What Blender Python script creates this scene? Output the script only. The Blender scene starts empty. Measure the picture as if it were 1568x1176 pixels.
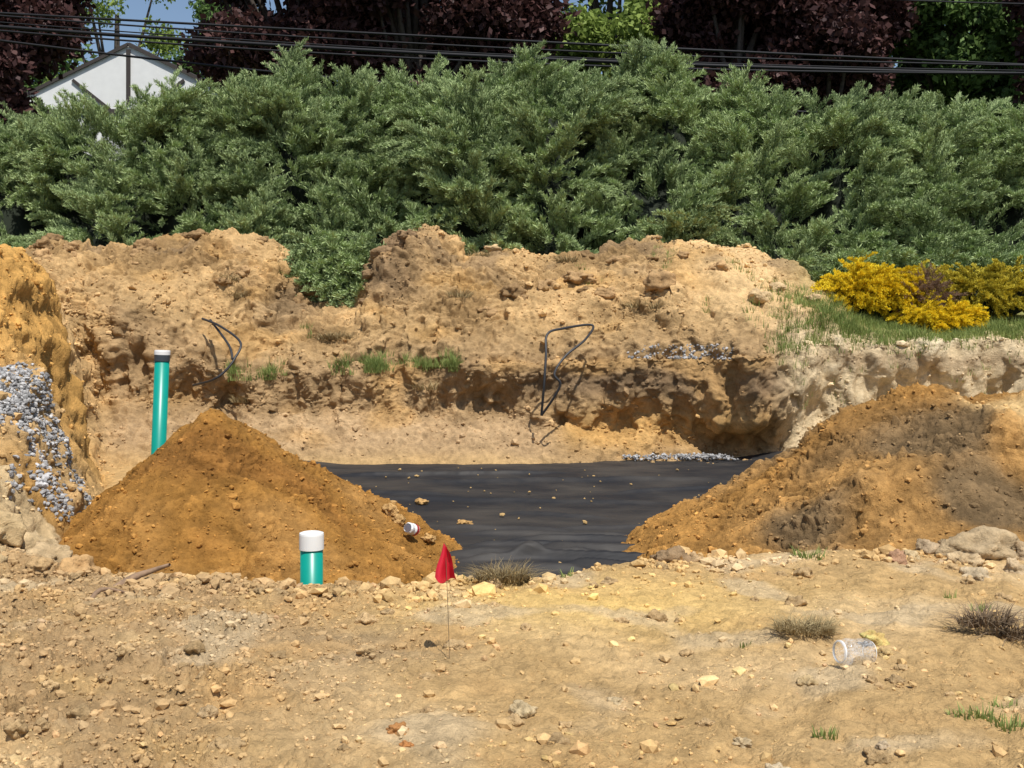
import bpy, math, random, bmesh
import numpy as np
from mathutils import Vector
random.seed(7); rng=np.random.default_rng(7)
f32=np.float32
scene=bpy.context.scene
# ------------------------------------------------------------ noise
_r=np.random.default_rng(3)
_perm=np.tile(_r.permutation(256).astype(np.int32),3)
_G=_r.normal(size=(256,3)); _G=(_G/np.linalg.norm(_G,axis=1,keepdims=True)*1.5).astype(f32)
def pn(x,y,z):
    x=np.asarray(x,dtype=f32);y=np.asarray(y,dtype=f32);z=np.asarray(z,dtype=f32)
    x,y,z=np.broadcast_arrays(x,y,z)
    xi=np.floor(x).astype(np.int32);yi=np.floor(y).astype(np.int32);zi=np.floor(z).astype(np.int32)
    xf=x-xi;yf=y-yi;zf=z-zi
    u=xf*xf*xf*(xf*(xf*6-15)+10);v=yf*yf*yf*(yf*(yf*6-15)+10);w=zf*zf*zf*(zf*(zf*6-15)+10)
    def gr(a,b,c):
        h=_perm[_perm[_perm[(xi+a)&255]+((yi+b)&255)]+((zi+c)&255)]
        g=_G[h]
        return g[...,0]*(xf-a)+g[...,1]*(yf-b)+g[...,2]*(zf-c)
    x00=gr(0,0,0)*(1-u)+gr(1,0,0)*u; x10=gr(0,1,0)*(1-u)+gr(1,1,0)*u
    x01=gr(0,0,1)*(1-u)+gr(1,0,1)*u; x11=gr(0,1,1)*(1-u)+gr(1,1,1)*u
    return (x00*(1-v)+x10*v)*(1-w)+(x01*(1-v)+x11*v)*w
def ss(a,b,x):
    t=np.clip((x-a)/(b-a),0,1); return t*t*(3-2*t)
def ga(x,c,s): return np.exp(-((x-c)/s)**2)
# ------------------------------------------------------------ mesh utils
def make_mesh(name,V,F,col=None,smooth=True,mat=None,parent=None,link=True):
    V=np.asarray(V,dtype=f32).reshape(-1,3); F=np.asarray(F,dtype=np.int32)
    me=bpy.data.meshes.new(name)
    n,k=F.shape
    me.vertices.add(len(V)); me.vertices.foreach_set('co',V.ravel())
    me.loops.add(n*k); me.loops.foreach_set('vertex_index',F.ravel())
    me.polygons.add(n); me.polygons.foreach_set('loop_start',np.arange(0,n*k,k,dtype=np.int32))
    me.update(calc_edges=True)
    me.polygons.foreach_set('use_smooth',np.full(n,smooth,dtype=bool))
    if col is not None:
        ca=me.color_attributes.new('Col','FLOAT_COLOR','POINT')
        c=np.ones((len(V),4),dtype=f32); c[:,:3]=np.asarray(col).reshape(-1,3)
        ca.data.foreach_set('color',c.ravel())
    if mat: me.materials.append(mat)
    ob=bpy.data.objects.new(name,me)
    if link: scene.collection.objects.link(ob)
    if parent: ob.parent=parent
    return ob
def grid_faces(n,m,mask=None):
    i=np.arange(n*m).reshape(n,m)
    F=np.stack([i[:-1,:-1],i[:-1,1:],i[1:,1:],i[1:,:-1]],-1)
    if mask is not None: F=F[mask]
    return F.reshape(-1,4)
def tubes(paths,seg=8):
    V=[];F=[];b=0
    for pts,rad in paths:
        pts=[Vector(p) for p in pts]; n=len(pts)
        if not hasattr(rad,'__len__'): rad=[rad]*n
        prev=None
        for i,p in enumerate(pts):
            d=(pts[min(i+1,n-1)]-pts[max(i-1,0)]).normalized()
            if prev is None:
                a=d.cross(Vector((0.3,0.2,1))).normalized() if abs(d.z)<.95 else d.cross(Vector((1,0,0))).normalized()
            else:
                a=(prev-d*prev.dot(d)).normalized()
            prev=a; c=d.cross(a)
            for k in range(seg):
                t=2*math.pi*k/seg
                V.append(p+(a*math.cos(t)+c*math.sin(t))*rad[i])
        for i in range(n-1):
            for k in range(seg):
                F.append((b+i*seg+k,b+i*seg+(k+1)%seg,b+(i+1)*seg+(k+1)%seg,b+(i+1)*seg+k))
        b+=n*seg
    return np.array([tuple(v) for v in V]),np.array(F)
def smooth_path(pts,n=6):
    out=[];P=[Vector(p) for p in pts]
    for i in range(len(P)-1):
        p0=P[max(i-1,0)];p1=P[i];p2=P[i+1];p3=P[min(i+2,len(P)-1)]
        for k in range(n):
            t=k/n
            out.append(0.5*((2*p1)+(p2-p0)*t+(2*p0-5*p1+4*p2-p3)*t*t+(3*p1-p0-3*p2+p3)*t**3))
    out.append(P[-1]); return out
def box(name,c,s,mat,parent=None,rot=None,bevel=0.0):
    bm=bmesh.new(); bmesh.ops.create_cube(bm,size=1)
    for v in bm.verts: v.co=Vector((v.co.x*s[0],v.co.y*s[1],v.co.z*s[2]))
    if bevel: bmesh.ops.bevel(bm,geom=bm.edges[:],offset=bevel,segments=2,affect='EDGES')
    me=bpy.data.meshes.new(name); bm.to_mesh(me); bm.free(); me.materials.append(mat)
    ob=bpy.data.objects.new(name,me); scene.collection.objects.link(ob); ob.location=c
    if rot: ob.rotation_euler=rot
    if parent: ob.parent=parent
    return ob
def lathe(name,prof,mat,seg=40,parent=None,loc=(0,0,0),rot=None,jit=0):
    V=[];F=[]
    for r,z in prof:
        for k in range(seg):
            t=2*math.pi*k/seg; V.append((r*math.cos(t)+random.uniform(-jit,jit),r*math.sin(t)+random.uniform(-jit,jit),z+random.uniform(-jit,jit)))
    for i in range(len(prof)-1):
        for k in range(seg): F.append((i*seg+k,i*seg+(k+1)%seg,(i+1)*seg+(k+1)%seg,(i+1)*seg+k))
    ob=make_mesh(name,V,F,mat=mat,parent=parent,smooth=False)
    ob.location=loc
    if rot: ob.rotation_euler=rot
    return ob
# ------------------------------------------------------------ materials
def newmat(name):
    m=bpy.data.materials.new(name); m.use_nodes=True
    nt=m.node_tree; b=nt.nodes['Principled BSDF']; return m,nt,b
def plain(name,col,rough=.6,metal=0,var=.12,scale=6,spec=.5,bump=0):
    m,nt,b=newmat(name)
    tc=nt.nodes.new('ShaderNodeTexCoord'); nz=nt.nodes.new('ShaderNodeTexNoise'); nz.inputs['Scale'].default_value=scale; nz.inputs['Detail'].default_value=4
    nt.links.new(tc.outputs['Object'],nz.inputs['Vector'])
    mr=nt.nodes.new('ShaderNodeMapRange'); mr.inputs['From Min'].default_value=.3; mr.inputs['From Max'].default_value=.7
    mr.inputs['To Min'].default_value=1-var; mr.inputs['To Max'].default_value=1+var
    nt.links.new(nz.outputs['Fac'],mr.inputs['Value'])
    vm=nt.nodes.new('ShaderNodeVectorMath'); vm.operation='SCALE'; vm.inputs[0].default_value=col
    nt.links.new(mr.outputs['Result'],vm.inputs['Scale']); nt.links.new(vm.outputs[0],b.inputs['Base Color'])
    b.inputs['Roughness'].default_value=rough; b.inputs['Metallic'].default_value=metal; b.inputs['Specular IOR Level'].default_value=spec
    if bump:
        bp=nt.nodes.new('ShaderNodeBump'); bp.inputs['Strength'].default_value=bump; bp.inputs['Distance'].default_value=.01
        nt.links.new(nz.outputs['Fac'],bp.inputs['Height']); nt.links.new(bp.outputs[0],b.inputs['Normal'])
    return m
def soil_mat(name,s1=11,s2=70,bump=1.0,bd=.03):
    m,nt,b=newmat(name)
    at=nt.nodes.new('ShaderNodeAttribute'); at.attribute_name='Col'
    geo=nt.nodes.new('ShaderNodeNewGeometry')
    def noise(sc,det,ro=.6):
        n=nt.nodes.new('ShaderNodeTexNoise'); n.inputs['Scale'].default_value=sc; n.inputs['Detail'].default_value=det; n.inputs['Roughness'].default_value=ro
        nt.links.new(geo.outputs['Position'],n.inputs['Vector']); return n
    n1=noise(s1,6,.78)
    mr=nt.nodes.new('ShaderNodeMapRange'); mr.inputs['From Min'].default_value=.34; mr.inputs['From Max'].default_value=.66
    mr.inputs['To Min'].default_value=.80; mr.inputs['To Max'].default_value=1.38; nt.links.new(n1.outputs['Fac'],mr.inputs['Value'])
    vm=nt.nodes.new('ShaderNodeVectorMath'); vm.operation='SCALE'; nt.links.new(at.outputs['Color'],vm.inputs[0]); nt.links.new(mr.outputs[0],vm.inputs['Scale'])
    nt.links.new(vm.outputs[0],b.inputs['Base Color'])
    b.inputs['Roughness'].default_value=.95; b.inputs['Specular IOR Level'].default_value=.1
    n4=noise(s2*.55,5,.72)
    bp=nt.nodes.new('ShaderNodeBump'); bp.inputs['Strength'].default_value=bump; bp.inputs['Distance'].default_value=bd
    nt.links.new(n4.outputs['Fac'],bp.inputs['Height']); nt.links.new(bp.outputs[0],b.inputs['Normal'])
    return m
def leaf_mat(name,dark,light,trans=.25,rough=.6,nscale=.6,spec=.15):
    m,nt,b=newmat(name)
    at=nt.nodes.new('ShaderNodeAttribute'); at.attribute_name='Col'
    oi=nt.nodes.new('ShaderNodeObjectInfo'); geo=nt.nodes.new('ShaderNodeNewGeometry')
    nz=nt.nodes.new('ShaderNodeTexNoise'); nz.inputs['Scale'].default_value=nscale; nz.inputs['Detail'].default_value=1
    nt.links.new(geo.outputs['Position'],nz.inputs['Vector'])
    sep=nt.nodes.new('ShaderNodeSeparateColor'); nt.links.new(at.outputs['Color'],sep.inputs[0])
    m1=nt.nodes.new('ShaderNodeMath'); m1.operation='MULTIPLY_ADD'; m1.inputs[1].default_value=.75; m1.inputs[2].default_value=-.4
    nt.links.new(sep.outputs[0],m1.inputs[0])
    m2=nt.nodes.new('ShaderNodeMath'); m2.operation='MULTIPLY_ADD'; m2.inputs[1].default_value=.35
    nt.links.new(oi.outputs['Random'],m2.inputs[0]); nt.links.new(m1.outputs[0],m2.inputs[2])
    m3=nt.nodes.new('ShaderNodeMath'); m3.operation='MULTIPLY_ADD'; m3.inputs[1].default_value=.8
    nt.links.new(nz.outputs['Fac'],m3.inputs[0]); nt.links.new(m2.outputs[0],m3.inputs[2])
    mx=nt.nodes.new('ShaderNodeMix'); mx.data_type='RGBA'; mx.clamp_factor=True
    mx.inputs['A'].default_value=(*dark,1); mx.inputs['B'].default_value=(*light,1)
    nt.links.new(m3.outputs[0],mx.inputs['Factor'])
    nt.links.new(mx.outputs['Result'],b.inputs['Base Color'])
    b.inputs['Roughness'].default_value=rough; b.inputs['Specular IOR Level'].default_value=spec
    if trans>0:
        tr=nt.nodes.new('ShaderNodeBsdfTranslucent'); nt.links.new(mx.outputs['Result'],tr.inputs['Color'])
        ms=nt.nodes.new('ShaderNodeMixShader'); ms.inputs[0].default_value=trans
        out=nt.nodes['Material Output']
        nt.links.new(b.outputs[0],ms.inputs[1]); nt.links.new(tr.outputs[0],ms.inputs[2]); nt.links.new(ms.outputs[0],out.inputs['Surface'])
    return m
M_soil=soil_mat('soil'); M_stone=soil_mat('stone',s1=20,s2=90,bump=.5,bd=.006)
M_grass=leaf_mat('grass',(.12,.18,.04),(.36,.42,.14),.3)
M_dry=leaf_mat('dry_grass',(.16,.11,.05),(.48,.38,.2),.2)
M_root=leaf_mat('roots',(.07,.045,.028),(.28,.2,.12),0)
M_jun=leaf_mat('juniper_foliage',(.042,.08,.03),(.44,.54,.25),0,nscale=.45,rough=.8)
M_yel=leaf_mat('golden_foliage',(.40,.31,.02),(.95,.74,.04),.2,nscale=1.5)
M_yel2=leaf_mat('olive_gold_foliage',(.18,.17,.02),(.66,.54,.06),.2,nscale=1.5)
M_red=leaf_mat('barberry_foliage',(.12,.06,.045),(.3,.2,.13),.2)
M_cop=leaf_mat('copper_foliage',(.022,.011,.012),(.13,.062,.055),.2,rough=.5,nscale=.5)
M_grn=leaf_mat('green_foliage',(.10,.16,.035),(.38,.48,.12),.35,nscale=.5)
M_dgr=leaf_mat('dark_green_foliage',(.035,.07,.022),(.20,.31,.09),.3,nscale=.5)
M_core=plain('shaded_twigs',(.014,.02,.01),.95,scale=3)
M_bark=plain('bark',(.07,.055,.045),.9,scale=10,bump=.6,var=.3)
# ------------------------------------------------------------ terrain
XT=[-9,-6.2,-5.2,-4.5,-1.9,0,3.3,4.36,6.45,9]
ZT=[2.0,1.75,1.15,.82,1.0,1.0,1.1,1.28,1.37,1.4]
_px=np.array([-300,0,40,90,150,200,300,400,440,472,490,555,578,600,640,700,715,760,850,900,950,1050,1150,1200,1250,1300,1340,1420,1568,1900])
_py=np.array([385,385,385,367,380,375,360,366,378,425,447,445,425,372,350,357,386,377,383,387,368,363,378,398,445,474,488,478,470,460])+6
XR=(_px-784)/1681*20.8; ZR=1.6+(500-_py)/1681*20.8
XE=[-6,-4,-2.5,-1.3,-.4,.3,1.2,3,5,8]; YE=[7.0,7.0,7.0,6.62,6.9,7.0,7.5,7.9,8.2,8.4]
XS=[-6,-4,-.3,.6,2.6,3.2,4.3,4.9,9]; ZS=[.45,.28,.2,.0,-.1,-.42,-.42,.1,.3]
def floor_z(y): return -.6+.11*ss(13,17,y)
def xleft(y): return -2.85-(y-7.5)*.36
def H(x,y):
    ye=np.interp(x,XE,YE)+.15*pn(x*1.3,0,5)
    fl=floor_z(y)
    z=fl*ss(0,1.5,y-ye)
    z=z+.06*pn(x*.7,y*.7,1)*(y<9)+.10*ga(x,-2.4,1.2)*ga(y,5.9,1.0)*.8
    # shallow wheel ruts pressed into the dust
    for off in(0,.9):
        tt=(x-1.1-off)-.55*(y-4.5)
        z=z-.022*ga(tt,0,.13)*(y<7.2)+.012*(ga(tt,.2,.07)+ga(tt,-.2,.07))*(y<7.2)
    yb=17.6
    yf=16.4+.55*ss(-.3,2.4,x)
    zs=np.interp(x,XS,ZS)+.10*pn(x*1.4,5,7); zt=np.interp(x,XT,ZT)+.07*pn(x*1.1,3,7); zr=np.interp(x,XR,ZR)
    t=np.clip((y-yf)/(yb-.1-yf),0,1)
    zb=z+(zs-fl)*(t**.8)*(y>yf)
    zb=zb+(zt-zs)*ss(yb-.1,yb+.22,y)
    q=np.clip((y-yb-.35)/(20.8-yb-.35),0,1); q=np.sin(q*math.pi/2)**.85
    zb=zb+(zr-zt)*q
    hill=1.5+np.interp(y,[18,21,22,25,28,34,90,500],[0,.3,.5,2.2,3.2,3.6,4.2,4.2])
    b=ss(20.9,22.2,y); zb=zb*(1-b)+hill*b
    xl=xleft(y)+.22*pn(y*.8,2,2)
    tl=ss(0,-.95,x-xl)*ss(5.8,7.6,y)
    zl=np.interp(y,[5,6.8,7.8,9.5,11,12.5,15,17,18.5],[0,.06,.44,.72,1.05,1.25,1.65,1.95,1.9])
    zl=zl-.16*ga(x,-4.2,.4)*ga(y,8.9,.5)
    mm=ss(-5.35,-6.4,x+.12*pn(y*2,0,0))*ss(10.9,13.2,y)*(1-ss(14.2,16.5,y))
    zl=zl+(2.5-zl)*mm
    zz=np.maximum(zb,zl); w=1-ss(18,19.5,y)
    z=zb+(zz-zb)*tl*w
    tr=ss(7.2,8.6,x)*ss(8,11,y)*(1-ss(17.2,17.7,y))
    z=z+(1.35-z)*tr
    return z
def displace(P,amps,seed=0.0,pl=0.0):
    gu=np.gradient(P,axis=1); gv=np.gradient(P,axis=0)
    N=np.cross(gu,gv); N/= (np.linalg.norm(N,axis=2,keepdims=True)+1e-9)
    d=np.zeros(P.shape[:2],dtype=f32); dh=np.zeros(P.shape[:2],dtype=f32)
    wx=.12*pn(P[...,0]*3.1,P[...,1]*3.1,P[...,2]*3.1+seed)+.04*pn(P[...,0]*11,P[...,1]*11,P[...,2]*11+seed)
    for s,a,bil in amps:
        m=pn((P[...,0]+wx)/s+seed,(P[...,1]-wx)/s+seed*2,(P[...,2]+wx*.7)/s+s*17)
        n=(np.abs(m)*2.2-.55)*(1-pl)+np.tanh(m*2.6)*.62*pl if bil else m
        d+=n*a
        if s<.5: dh+=n*a
    return P+N*d[...,None],dh
rows=np.concatenate([np.linspace(2.3,7.6,400,endpoint=False),np.linspace(7.6,16.2,260,endpoint=False),np.linspace(16.2,17.45,90,endpoint=False),
  np.linspace(17.45,17.85,130,endpoint=False),np.linspace(17.85,21.2,280,endpoint=False),np.linspace(21.2,30,40,endpoint=False),np.geomspace(30,600,26)])
cols=np.concatenate([np.linspace(-2.2,-.56,50,endpoint=False),np.linspace(-.56,.56,940,endpoint=False),np.linspace(.56,2.2,50)])
Y,U=np.meshgrid(rows,cols,indexing='ij'); X=U*Y
X=X.astype(f32);Y=Y.astype(f32)
Z=H(X,Y).astype(f32)
zt=np.interp(X,XT,ZT); zs=np.interp(X,XS,ZS)
win=ss(16.9,17.5,Y)*(1-ss(17.9,19.4,Y))
rel=(Z-zs)/(zt-zs+1e-3)
kk=.16+.35*ga(X,-.75,.3)+.25*ga(X,2.0,.8)+.18*pn(X*1.7,3,3)+.2*ga(X,-4.6,.5)
Y2=Y-kk*win*ss(0,1,rel)-win*1.0*ga(X,3.75,.75)*ss(.0,.42,rel)
Y2=Y2+(.28*pn(X*.55,1,8)+.13*pn(X*1.9,1,9))*ss(16,17.2,Y)*(1-ss(18.2,20,Y))
cutn=pn(X*2.0,Z*1.3,4)
Y2=Y2+win*(.20*np.tanh(cutn*2.5)*.6+.08*np.tanh(3*pn(X*4.5,Z*2,4)))
P=np.stack([X,Y2,Z],-1).astype(f32)
fg=1-ss(7.2,8.6,Y); mound=ss(17.9,18.6,Y)*(1-ss(21,23,Y)); face=ss(16.3,16.9,Y)*(1-mound)*(1-ss(21,22,Y))
xl=xleft(Y); left=ss(.3,-.3,X-xl)*(1-fg)*(1-mound)*(1-ss(18,19,Y))
far=ss(22,26,Y)
rgt=ss(4.6,6.5,X)*mound
loose=ss(-.2,-1.7,X+.35*pn(Y*1.5,X,1))*fg
rbase=(.28*fg+1.25*mound*(1-.75*rgt)+.66*face*(1-left)+.75*left+.03)*(1-far)
rbase=np.where((fg<.01)&(face<.01)&(mound<.01)&(left<.5)&(Y<17),.08,rbase)
rbase=rbase*(1-.5*ss(4.0,4.8,X)*ss(16.5,17,Y)*(1-ss(17.9,18.4,Y)))
smooth_m=.45+.65*ss(-.25,.25,pn(X*.6,Y*.6,11)); smooth_m=smooth_m*(1-.5*ga(X,4.2,1.2))
smooth_m=np.maximum(smooth_m,1.15*ga(X,-2.1,.8))
mr=mound*smooth_m+(1-mound)
patch=.5+.9*ss(-.15,.35,pn(X*1.6,Y*1.6,15))
fgn=fg*(.25+1.25*loose)*patch
amps=[(1.0,.15*rbase*(1-fg)*(1-.5*face)+.02*fg,1),(.42,.13*rbase*mr*(1-.6*fg),1),(.19,.080*rbase*mr*(1-.5*fg)+.016*loose*patch,1),(.085,.042*rbase*mr*(1-.4*fg)+.018*fgn,1),(.042,.019*rbase*(1-.3*fg)+.013*fgn,1),(.02,.006*rbase+.006*fgn,0)]
plm=np.clip(.85*face+.85*left+.45*mound+.25*fg,0,1).astype(f32)
P,D=displace(P,amps,pl=plm)
def mixc(c,new,m): return c*(1-m[...,None])+np.array(new,dtype=f32)*m[...,None]
def base_col(P,Y,X,Z):
    c=np.zeros(P.shape,dtype=f32)+np.array((.50,.328,.145),dtype=f32)
    n1=pn(X*.9,Y*.9,20);n2=pn(X*3,Y*3,21);n3=pn(X*8,Y*8,Z*8);n4=pn(X*.8+5,Z*1.6+Y*.5,33)
    c=mixc(c,(.60,.42,.215),ss(-.1,.5,n1)*fg)
    c=mixc(c,(.68,.455,.165),ga(X+.15*n1,.55,1.1)*ga(Y,6.4,.6)*fg)
    c=mixc(c,(.38,.25,.125),loose*.85*ss(-.5,.3,n2+.2))
    c=mixc(c,(.32,.235,.14),ga(X,-.7,.5)*ga(Y,5.5,.35)*fg*.6)
    c=mixc(c,(.54,.42,.26),ss(.15,.5,pn(X*1.7,Y*2.2,91))*fg*.6)
    c=mixc(c,(.50,.31,.13),ss(.2,.5,pn(X*1.3,Y*1.9,97))*fg*.6)
    c=mixc(c,(.50,.325,.15),mound)
    c=mixc(c,(.30,.19,.085),mound*ss(-.05,.35,pn(X*.7,Z*1.2,24)+.3*n2))
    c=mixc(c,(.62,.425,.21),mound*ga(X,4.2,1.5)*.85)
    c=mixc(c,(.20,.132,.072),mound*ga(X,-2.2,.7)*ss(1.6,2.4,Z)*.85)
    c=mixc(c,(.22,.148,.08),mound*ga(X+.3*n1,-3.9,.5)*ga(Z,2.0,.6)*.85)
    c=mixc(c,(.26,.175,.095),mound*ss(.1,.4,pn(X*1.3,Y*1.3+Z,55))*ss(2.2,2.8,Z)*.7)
    c=mixc(c,(.35,.23,.115),face)
    zz=Z+.12*n1
    c=mixc(c,(.21,.14,.078),face*ga(zz,.72,.24)*ss(-.2,.5,X)*(1-ss(4,5,X)))
    c=mixc(c,(.46,.275,.10),face*ga(zz,.0,.3)*ss(.3,1.2,X)*(1-ss(4,5,X)))
    c=mixc(c,(.43,.29,.155),face*ss(.25,.05,zz)*(1-ss(0,1,X)))
    c=mixc(c,(.56,.44,.27),face*ss(3.8,4.6,X)*.95)
    c=mixc(c,(.34,.245,.145),face*ss(4.6,5,X)*ga(zz,1.05,.14)*.7)
    c=mixc(c,(.68,.57,.38),face*ss(4.2,4.6,X)*ss(.15,.4,n4)*.7)
    c=mixc(c,(.48,.31,.14),left)
    c=mixc(c,(.52,.29,.085),left*ss(-5.0,-5.8,X)*ss(11,12,Y)*(1-ss(15,16.5,Y)))
    c=mixc(c,(.36,.20,.06),left*ga(X,-3.9,.35)*ga(Y,9.3,.9))
    c=mixc(c,(.56,.43,.25),left*(Y<9)*.7)
    c=mixc(c,(.52,.30,.10),(mound+face)*ss(.12,.5,n4)*.4*(1-ss(3.8,4.6,X)*face))
    c=mixc(c,(.07,.085,.035),ss(21.2,22.5,Y)); 
    c=mixc(c,(.26,.29,.10),rgt*ss(17.9,18.2,Y)*.8)
    c*= (1+.18*np.clip(D/.06,-1,1)*(1-fg))[...,None]*(1+.10*n2+.12*n3)[...,None]  # crevice shade put into the colour: hollows darkened, bumps lightened; plus random tone
    return np.clip(c,.01,.7)
C=base_col(P,Y,X,Z)
ymask=(rows[:-1]>=17.9)&(rows[:-1]<21.6)
FM=np.zeros((len(rows)-1,len(cols)-1),bool); FM[ymask,:]=True
FM&=(X[:-1,:-1]<5.6)&(X[:-1,:-1]>-12)
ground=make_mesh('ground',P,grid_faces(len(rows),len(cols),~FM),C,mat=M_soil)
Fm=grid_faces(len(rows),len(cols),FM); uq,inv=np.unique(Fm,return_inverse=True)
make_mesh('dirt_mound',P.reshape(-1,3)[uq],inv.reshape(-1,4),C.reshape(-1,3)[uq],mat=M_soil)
PX=P[...,0];PY=P[...,1];PZ=P[...,2]
def gz(x,y):
    i=np.argmin((PX-x)**2+(PY-y)**2); return float(PZ.flat[i])
# ------------------------------------------------------------ piles
def pile(name,x0,x1,y0,y1,res,hf,colf,amp=1.0):
    xs=np.arange(x0,x1,res);ys=np.arange(y0,y1,res)
    yy,xx=np.meshgrid(ys,xs,indexing='ij'); zz=hf(xx,yy)
    Q=np.stack([xx,yy,zz],-1).astype(f32)
    pt=.55+.9*ss(-.2,.3,pn(xx*1.8,yy*1.8,zz*1.8))
    Q,d=displace(Q,[(1.1,.09*amp,1),(.4,.055*amp,1),(.17,.032*amp*pt,1),(.085,.028*amp*pt,1),(.045,.020*amp*pt,1),(.026,.010*amp,0)],seed=x0*3+9,pl=.3)
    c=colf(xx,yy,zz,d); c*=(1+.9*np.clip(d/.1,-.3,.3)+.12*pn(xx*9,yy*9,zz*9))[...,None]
    ob=make_mesh(name,Q,grid_faces(len(ys),len(xs)),np.clip(c,.01,.7),mat=M_soil)
    return Q,c
def h1(x,y):
    dx=(x+2.78); dx=np.where(dx<0,dx*1.3,dx*1.09); dy=y-10.2; dy=np.where(dy<0,dy*.95,dy*1.1)
    d=np.sqrt(dx**2+dy**2+.015)-.12
    d=d*(1+.12*pn(np.arctan2(dy,dx)*1.2,0,3))
    h=.84-.66*d+.14*np.clip(d-1.4,0,2)
    toe=.14*ga(x,-1.0,.4)*ga(y,10.6,.35)
    return np.maximum(h,-.75)+toe
def c1(x,y,z,d):
    c=np.zeros(x.shape+(3,),dtype=f32)+np.array((.31,.152,.036),dtype=f32)
    n=pn(x*1.3,y*1.3,31)
    c=mixc(c,(.38,.20,.06),ss(0,.5,n)*.8); c=mixc(c,(.24,.11,.028),ss(0,.5,-n)*.8); return c
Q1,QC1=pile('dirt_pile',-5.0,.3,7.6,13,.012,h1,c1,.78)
def h2(x,y):
    ax=np.clip(x,3.8,8.5); dx=(x-ax)*1.0; dy=y-(10.5-.05*(ax-3.8)); dy=np.where(dy<0,dy*.64,dy)
    d=np.sqrt(dx**2+dy**2+.015)-.12
    pk=1.06-.16*ss(4.3,5.2,ax)+.08*pn(ax*2.5,0,1)
    h=pk-.65*d*(1+.1*pn(x,y,5))+.10*np.clip(d-1.6,0,3)
    h=h+.20*ga(x,2.9,.45)*ga(y,8.9,.4)+.15*ga(x,4.3,.5)*ga(y,9.3,.4)-.14*ga(x,4.4,.25)*ga(y,10.2,.5)
    return np.maximum(h,-.75)
def c2(x,y,z,d):
    c=np.zeros(x.shape+(3,),dtype=f32)+np.array((.39,.215,.072),dtype=f32)
    n=pn(x*1.1,y*1.1,41)
    c=mixc(c,(.19,.125,.062),ss(-.25,.25,n+.7*ga(x+.35*(y-9.5),3.35,.7)-.35))
    c=mixc(c,(.36,.18,.045),ga(y,10.4,.5)*.7)
    c=mixc(c,(.37,.19,.052),ss(2.3,1.5,x))
    c=mixc(c,(.62,.42,.19),ss(4.05,4.4,x+.2*n)*ss(10.5,10.1,y+.2*n)*ss(8.0,8.5,y)*.95)
    return c
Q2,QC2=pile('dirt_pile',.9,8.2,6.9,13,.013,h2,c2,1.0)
# ------------------------------------------------------------ tarp
xs=np.linspace(-5.2,5.6,460);ys=np.linspace(8.0,17.25,460)
yy,xx=np.meshgrid(ys,xs,indexing='ij')
zz=floor_z(yy)+.03+.012*pn(xx*1.2,yy*1.2,4)+.006*pn(xx*4,yy*6,1)
def crease(x0,y0,x1,y1,h,w,wob=.08):
    dx,dy=x1-x0,y1-y0; Ln=math.hypot(dx,dy); ux,uy=dx/Ln,dy/Ln
    s=(xx-x0)*ux+(yy-y0)*uy; t=-(xx-x0)*uy+(yy-y0)*ux+wob*pn(s*1.3,x0,y0)
    return 1.9*h*np.exp(-(t/w)**2)*ss(0,.25,s/Ln)*ss(1,.75,s/Ln)
for args in((-.9,10.4,1.8,10.0,.05,.04),(-.6,10.1,1.0,10.5,.04,.035),(.1,10.75,1.9,10.35,.045,.04),(-.2,11.2,2.2,11.0,.035,.04),(-.9,11.9,.8,11.6,.02,.04),(.3,11.7,2.2,12.0,.02,.04),(-.5,10.9,.9,10.8,.03,.03),(-.7,11.5,1.5,11.35,.025,.035),
  (-2.4,13.8,2.4,13.4,.022,.07),(-1.8,14.9,3.2,15.2,.025,.08),(-2.8,15.4,1.,15.9,.025,.07),(-.2,12.8,1.2,12.4,.018,.05),(1.2,14.1,2.9,14.6,.02,.05),(-.4,9.9,.8,9.75,.04,.05),(.4,10.0,1.4,9.7,.04,.04),(-2.6,14.3,-.6,14.0,.02,.06)):
    zz=zz+crease(*args)
zz=zz+.16*ss(3.3,4.6,xx)*ss(15.5,17,yy)+.05*ga(xx,-3.2,.5)*ss(16,17,yy)
yy2=yy+.28*(ss(14,17.2,yy))*(pn(xx*.8,1,1)+.5*pn(xx*2.2,1,4)+.3*pn(xx*6,1,4))*.8
yy2=yy2-.62*ss(15,17.25,yy)*(1-ss(-.3,2.4,xx))-.1*ss(15,17.25,yy)
M_tarp,nt,b=newmat('black_geotextile')
geo=nt.nodes.new('ShaderNodeNewGeometry')
mp=nt.nodes.new('ShaderNodeMapping'); mp.inputs['Scale'].default_value=(.8,1.6,1); nt.links.new(geo.outputs['Position'],mp.inputs['Vector'])
nz=nt.nodes.new('ShaderNodeTexNoise'); nz.inputs['Scale'].default_value=1.1; nz.inputs['Detail'].default_value=7; nz.inputs['Roughness'].default_value=.62; nt.links.new(mp.outputs[0],nz.inputs['Vector'])
cr=nt.nodes.new('ShaderNodeValToRGB'); cr.color_ramp.elements[0].position=.4; cr.color_ramp.elements[0].color=(.018,.018,.020,1)
cr.color_ramp.elements[1].position=.78; cr.color_ramp.elements[1].color=(.065,.057,.048,1)
nt.links.new(nz.outputs['Fac'],cr.inputs[0]); nt.links.new(cr.outputs[0],b.inputs['Base Color'])
b.inputs['Roughness'].default_value=.6; b.inputs['Specular IOR Level'].default_value=.25
make_mesh('black_tarp',np.stack([xx,yy2,zz],-1),grid_faces(460,460),mat=M_tarp)
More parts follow.
